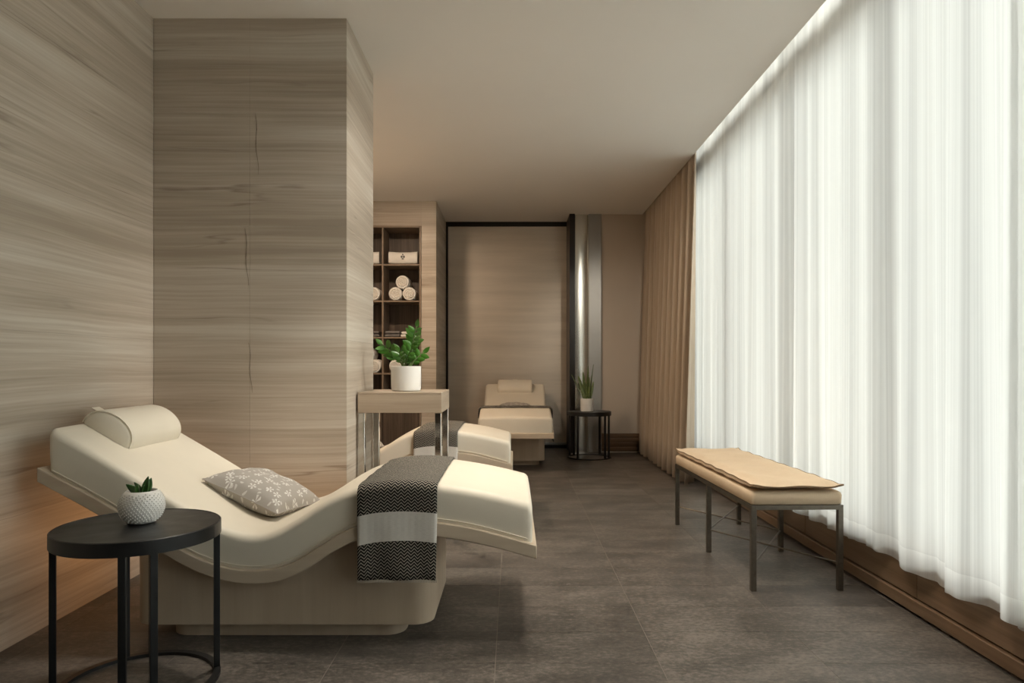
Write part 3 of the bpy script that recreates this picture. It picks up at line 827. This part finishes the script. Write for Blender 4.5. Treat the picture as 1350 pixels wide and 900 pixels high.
# ------------------------------------------------------------------ upholstered bench
bn = thing('upholstered_bench', 'long peach linen bench on slim bronze metal legs by the sheer curtain', 'bench', (1.352, 4.03, 0), R(1.6))
HX, HY = .212, .690
for y in (-HY, 0, HY):
    for x in (-HX, HX):
        MB().box(x-.0125, y-.0125, 0, x+.0125, y+.0125, .4085 if abs(y) > .1 else .392).build('leg', M['bench_metal'], bn, bevel=.001)
fr = MB()
for x in (-HX, HX): fr.box(x-.0125, -HY+.0127, .392, x+.0125, HY-.0127, .414)
for y in (-HY, HY): fr.box(-HX-.0125, y-.0125, .4087, HX+.0125, y+.0125, .414).box(-HX+.0127, y-.0125, .392, HX-.0127, y+.0125, .4086)
fr.build('seat_frame', M['bench_metal'], bn)
for a, b_ in (((-HX, -HY), (HX, 0)), ((-HX, 0), (HX, -HY)), ((-HX, HY), (HX, 0)), ((-HX, 0), (HX, HY))):
    z = .124 if (a[1]+b_[1]) and a[1] in (-HY, HY) else .131
    d = Vector((b_[0]-a[0], b_[1]-a[1], 0)).normalized()*.014
    MB().tube([(a[0]+d.x, a[1]+d.y, z), (b_[0]-d.x, b_[1]-d.y, z)], .0045, 8).build('stretcher', M['bench_metal'], bn, 60)
sb = MB(); lo = []
for z, i in ((.4145, .006), (.420, 0), (.460, -.002), (.472, .002), (.478, .010), (.480, .03)):
    L = []
    hx, hy, rr = HX+.010-i, HY+.010-i, .02
    for cx, cy, a0 in ((hx-rr, hy-rr, 0), (-hx+rr, hy-rr, 90), (-hx+rr, -hy+rr, 180), (hx-rr, -hy+rr, 270)):
        for j in range(5): L.append((cx+rr*cos(R(a0+22.5*j)), cy+rr*sin(R(a0+22.5*j)), z))
    lo.append(L)
sb.loft(lo).build('seat_cushion', M['linen'], bn, 50)
# loose pad on top with a ruffled flange
NX, NY = 22, 60; hx, hy = .218, .715
def padpt(i, j, s):
    x = -1+2*i/NX; y = -1+2*j/NY
    ex, ey = (1-abs(x))*hx, (1-abs(y))*hy; e = min(ex, ey)
    h = sstep(0, .06, e)
    ruf = .0022*sin(y*24+x*3)*(1-sstep(.0, .06, ex))+.0028*sin(x*6+1)*(1-sstep(.0, .06, ey))
    cor = .010*sstep(.75, 1, abs(x))*sstep(.93, 1, abs(y))
    pinch = 1-.016*(1-y*y)*abs(x)**6
    zc = .504; ee = .002+.0075*(1-abs(y)**8)*abs(x)**2
    return (x*hx*(1+.006*sin(y*19)*(abs(x) > .97))*pinch, y*hy, zc+ruf+cor+(ee+.018*h if s > 0 else -ee-.012*h)+(.003*sin(x*5+y*11)*h*(s > 0)))
pd = MB()
pd.grid([[padpt(i, j, 1) for j in range(NY+1)] for i in range(NX+1)]); pd.grid([[padpt(i, j, -1) for j in range(NY+1)] for i in range(NX+1)])
pad = pd.build('seat_pad', M['linen'], bn, 60)
ring = [(0, j) for j in range(NY+1)]+[(i, NY) for i in range(1, NX+1)]+[(NX, j) for j in range(NY-1, -1, -1)]+[(i, 0) for i in range(NX-1, -1, -1)]
def mid3(i, j):
    a, b = padpt(i, j, 1), padpt(i, j, -1); return tuple((p+q)/2 for p, q in zip(a, b))
MB().grid([[padpt(i, j, s_) for i, j in ring+ring[:1]] for s_ in (1, -1)]).build('pad_border', M['linen'], pad, 60)
for s_ in (1, -1):
    MB().tube([padpt(i, j, s_) for i, j in ring], .0024, 6).build('piping', M['seam'], pad, 60)

# ------------------------------------------------------------------ outside, seen faintly through the sheers
struct('ground', MB().box(2.12, -40, -.5, 60, 90, -.4), M['street'])
def building(name, label, x, y0, y1, z1, mat, nw, nf):
    root = thing(name, label, 'building', (x+3, (y0+y1)/2, -.4)); cy = (y0+y1)/2
    MB().box(-3, y0-cy, 0, 3, y1-cy, z1).build('wall', mat, root)
    MB().box(-3.15, y0-cy-.1, z1, 3.1, y1-cy+.1, z1+.25).build('cornice', mat, root)
    for f_ in range(nf):
        for k in range(nw):
            yc = y0-cy+(y1-y0)*(k+.5)/nw; zb = .9+f_*(z1-.8)/nf
            fm = MB().box(-3.06, yc-.65, zb, -2.99, yc+.65, zb+1.7).build('window', mat, root)
            MB().box(-3.07, yc-.55, zb+.1, -3.061, yc+.55, zb+1.6).build('window_pane', M['far_glass'], fm)
    return root
building('street_building', 'pale building with rows of windows seen faintly through the sheers at right', 15, 6, 23.5, 13, M['facade'], 6, 4)
building('street_building', 'low tan building seen faintly through the sheers behind the bench', 15, 31, 38, 8.0, M['facade_tan'], 3, 2)
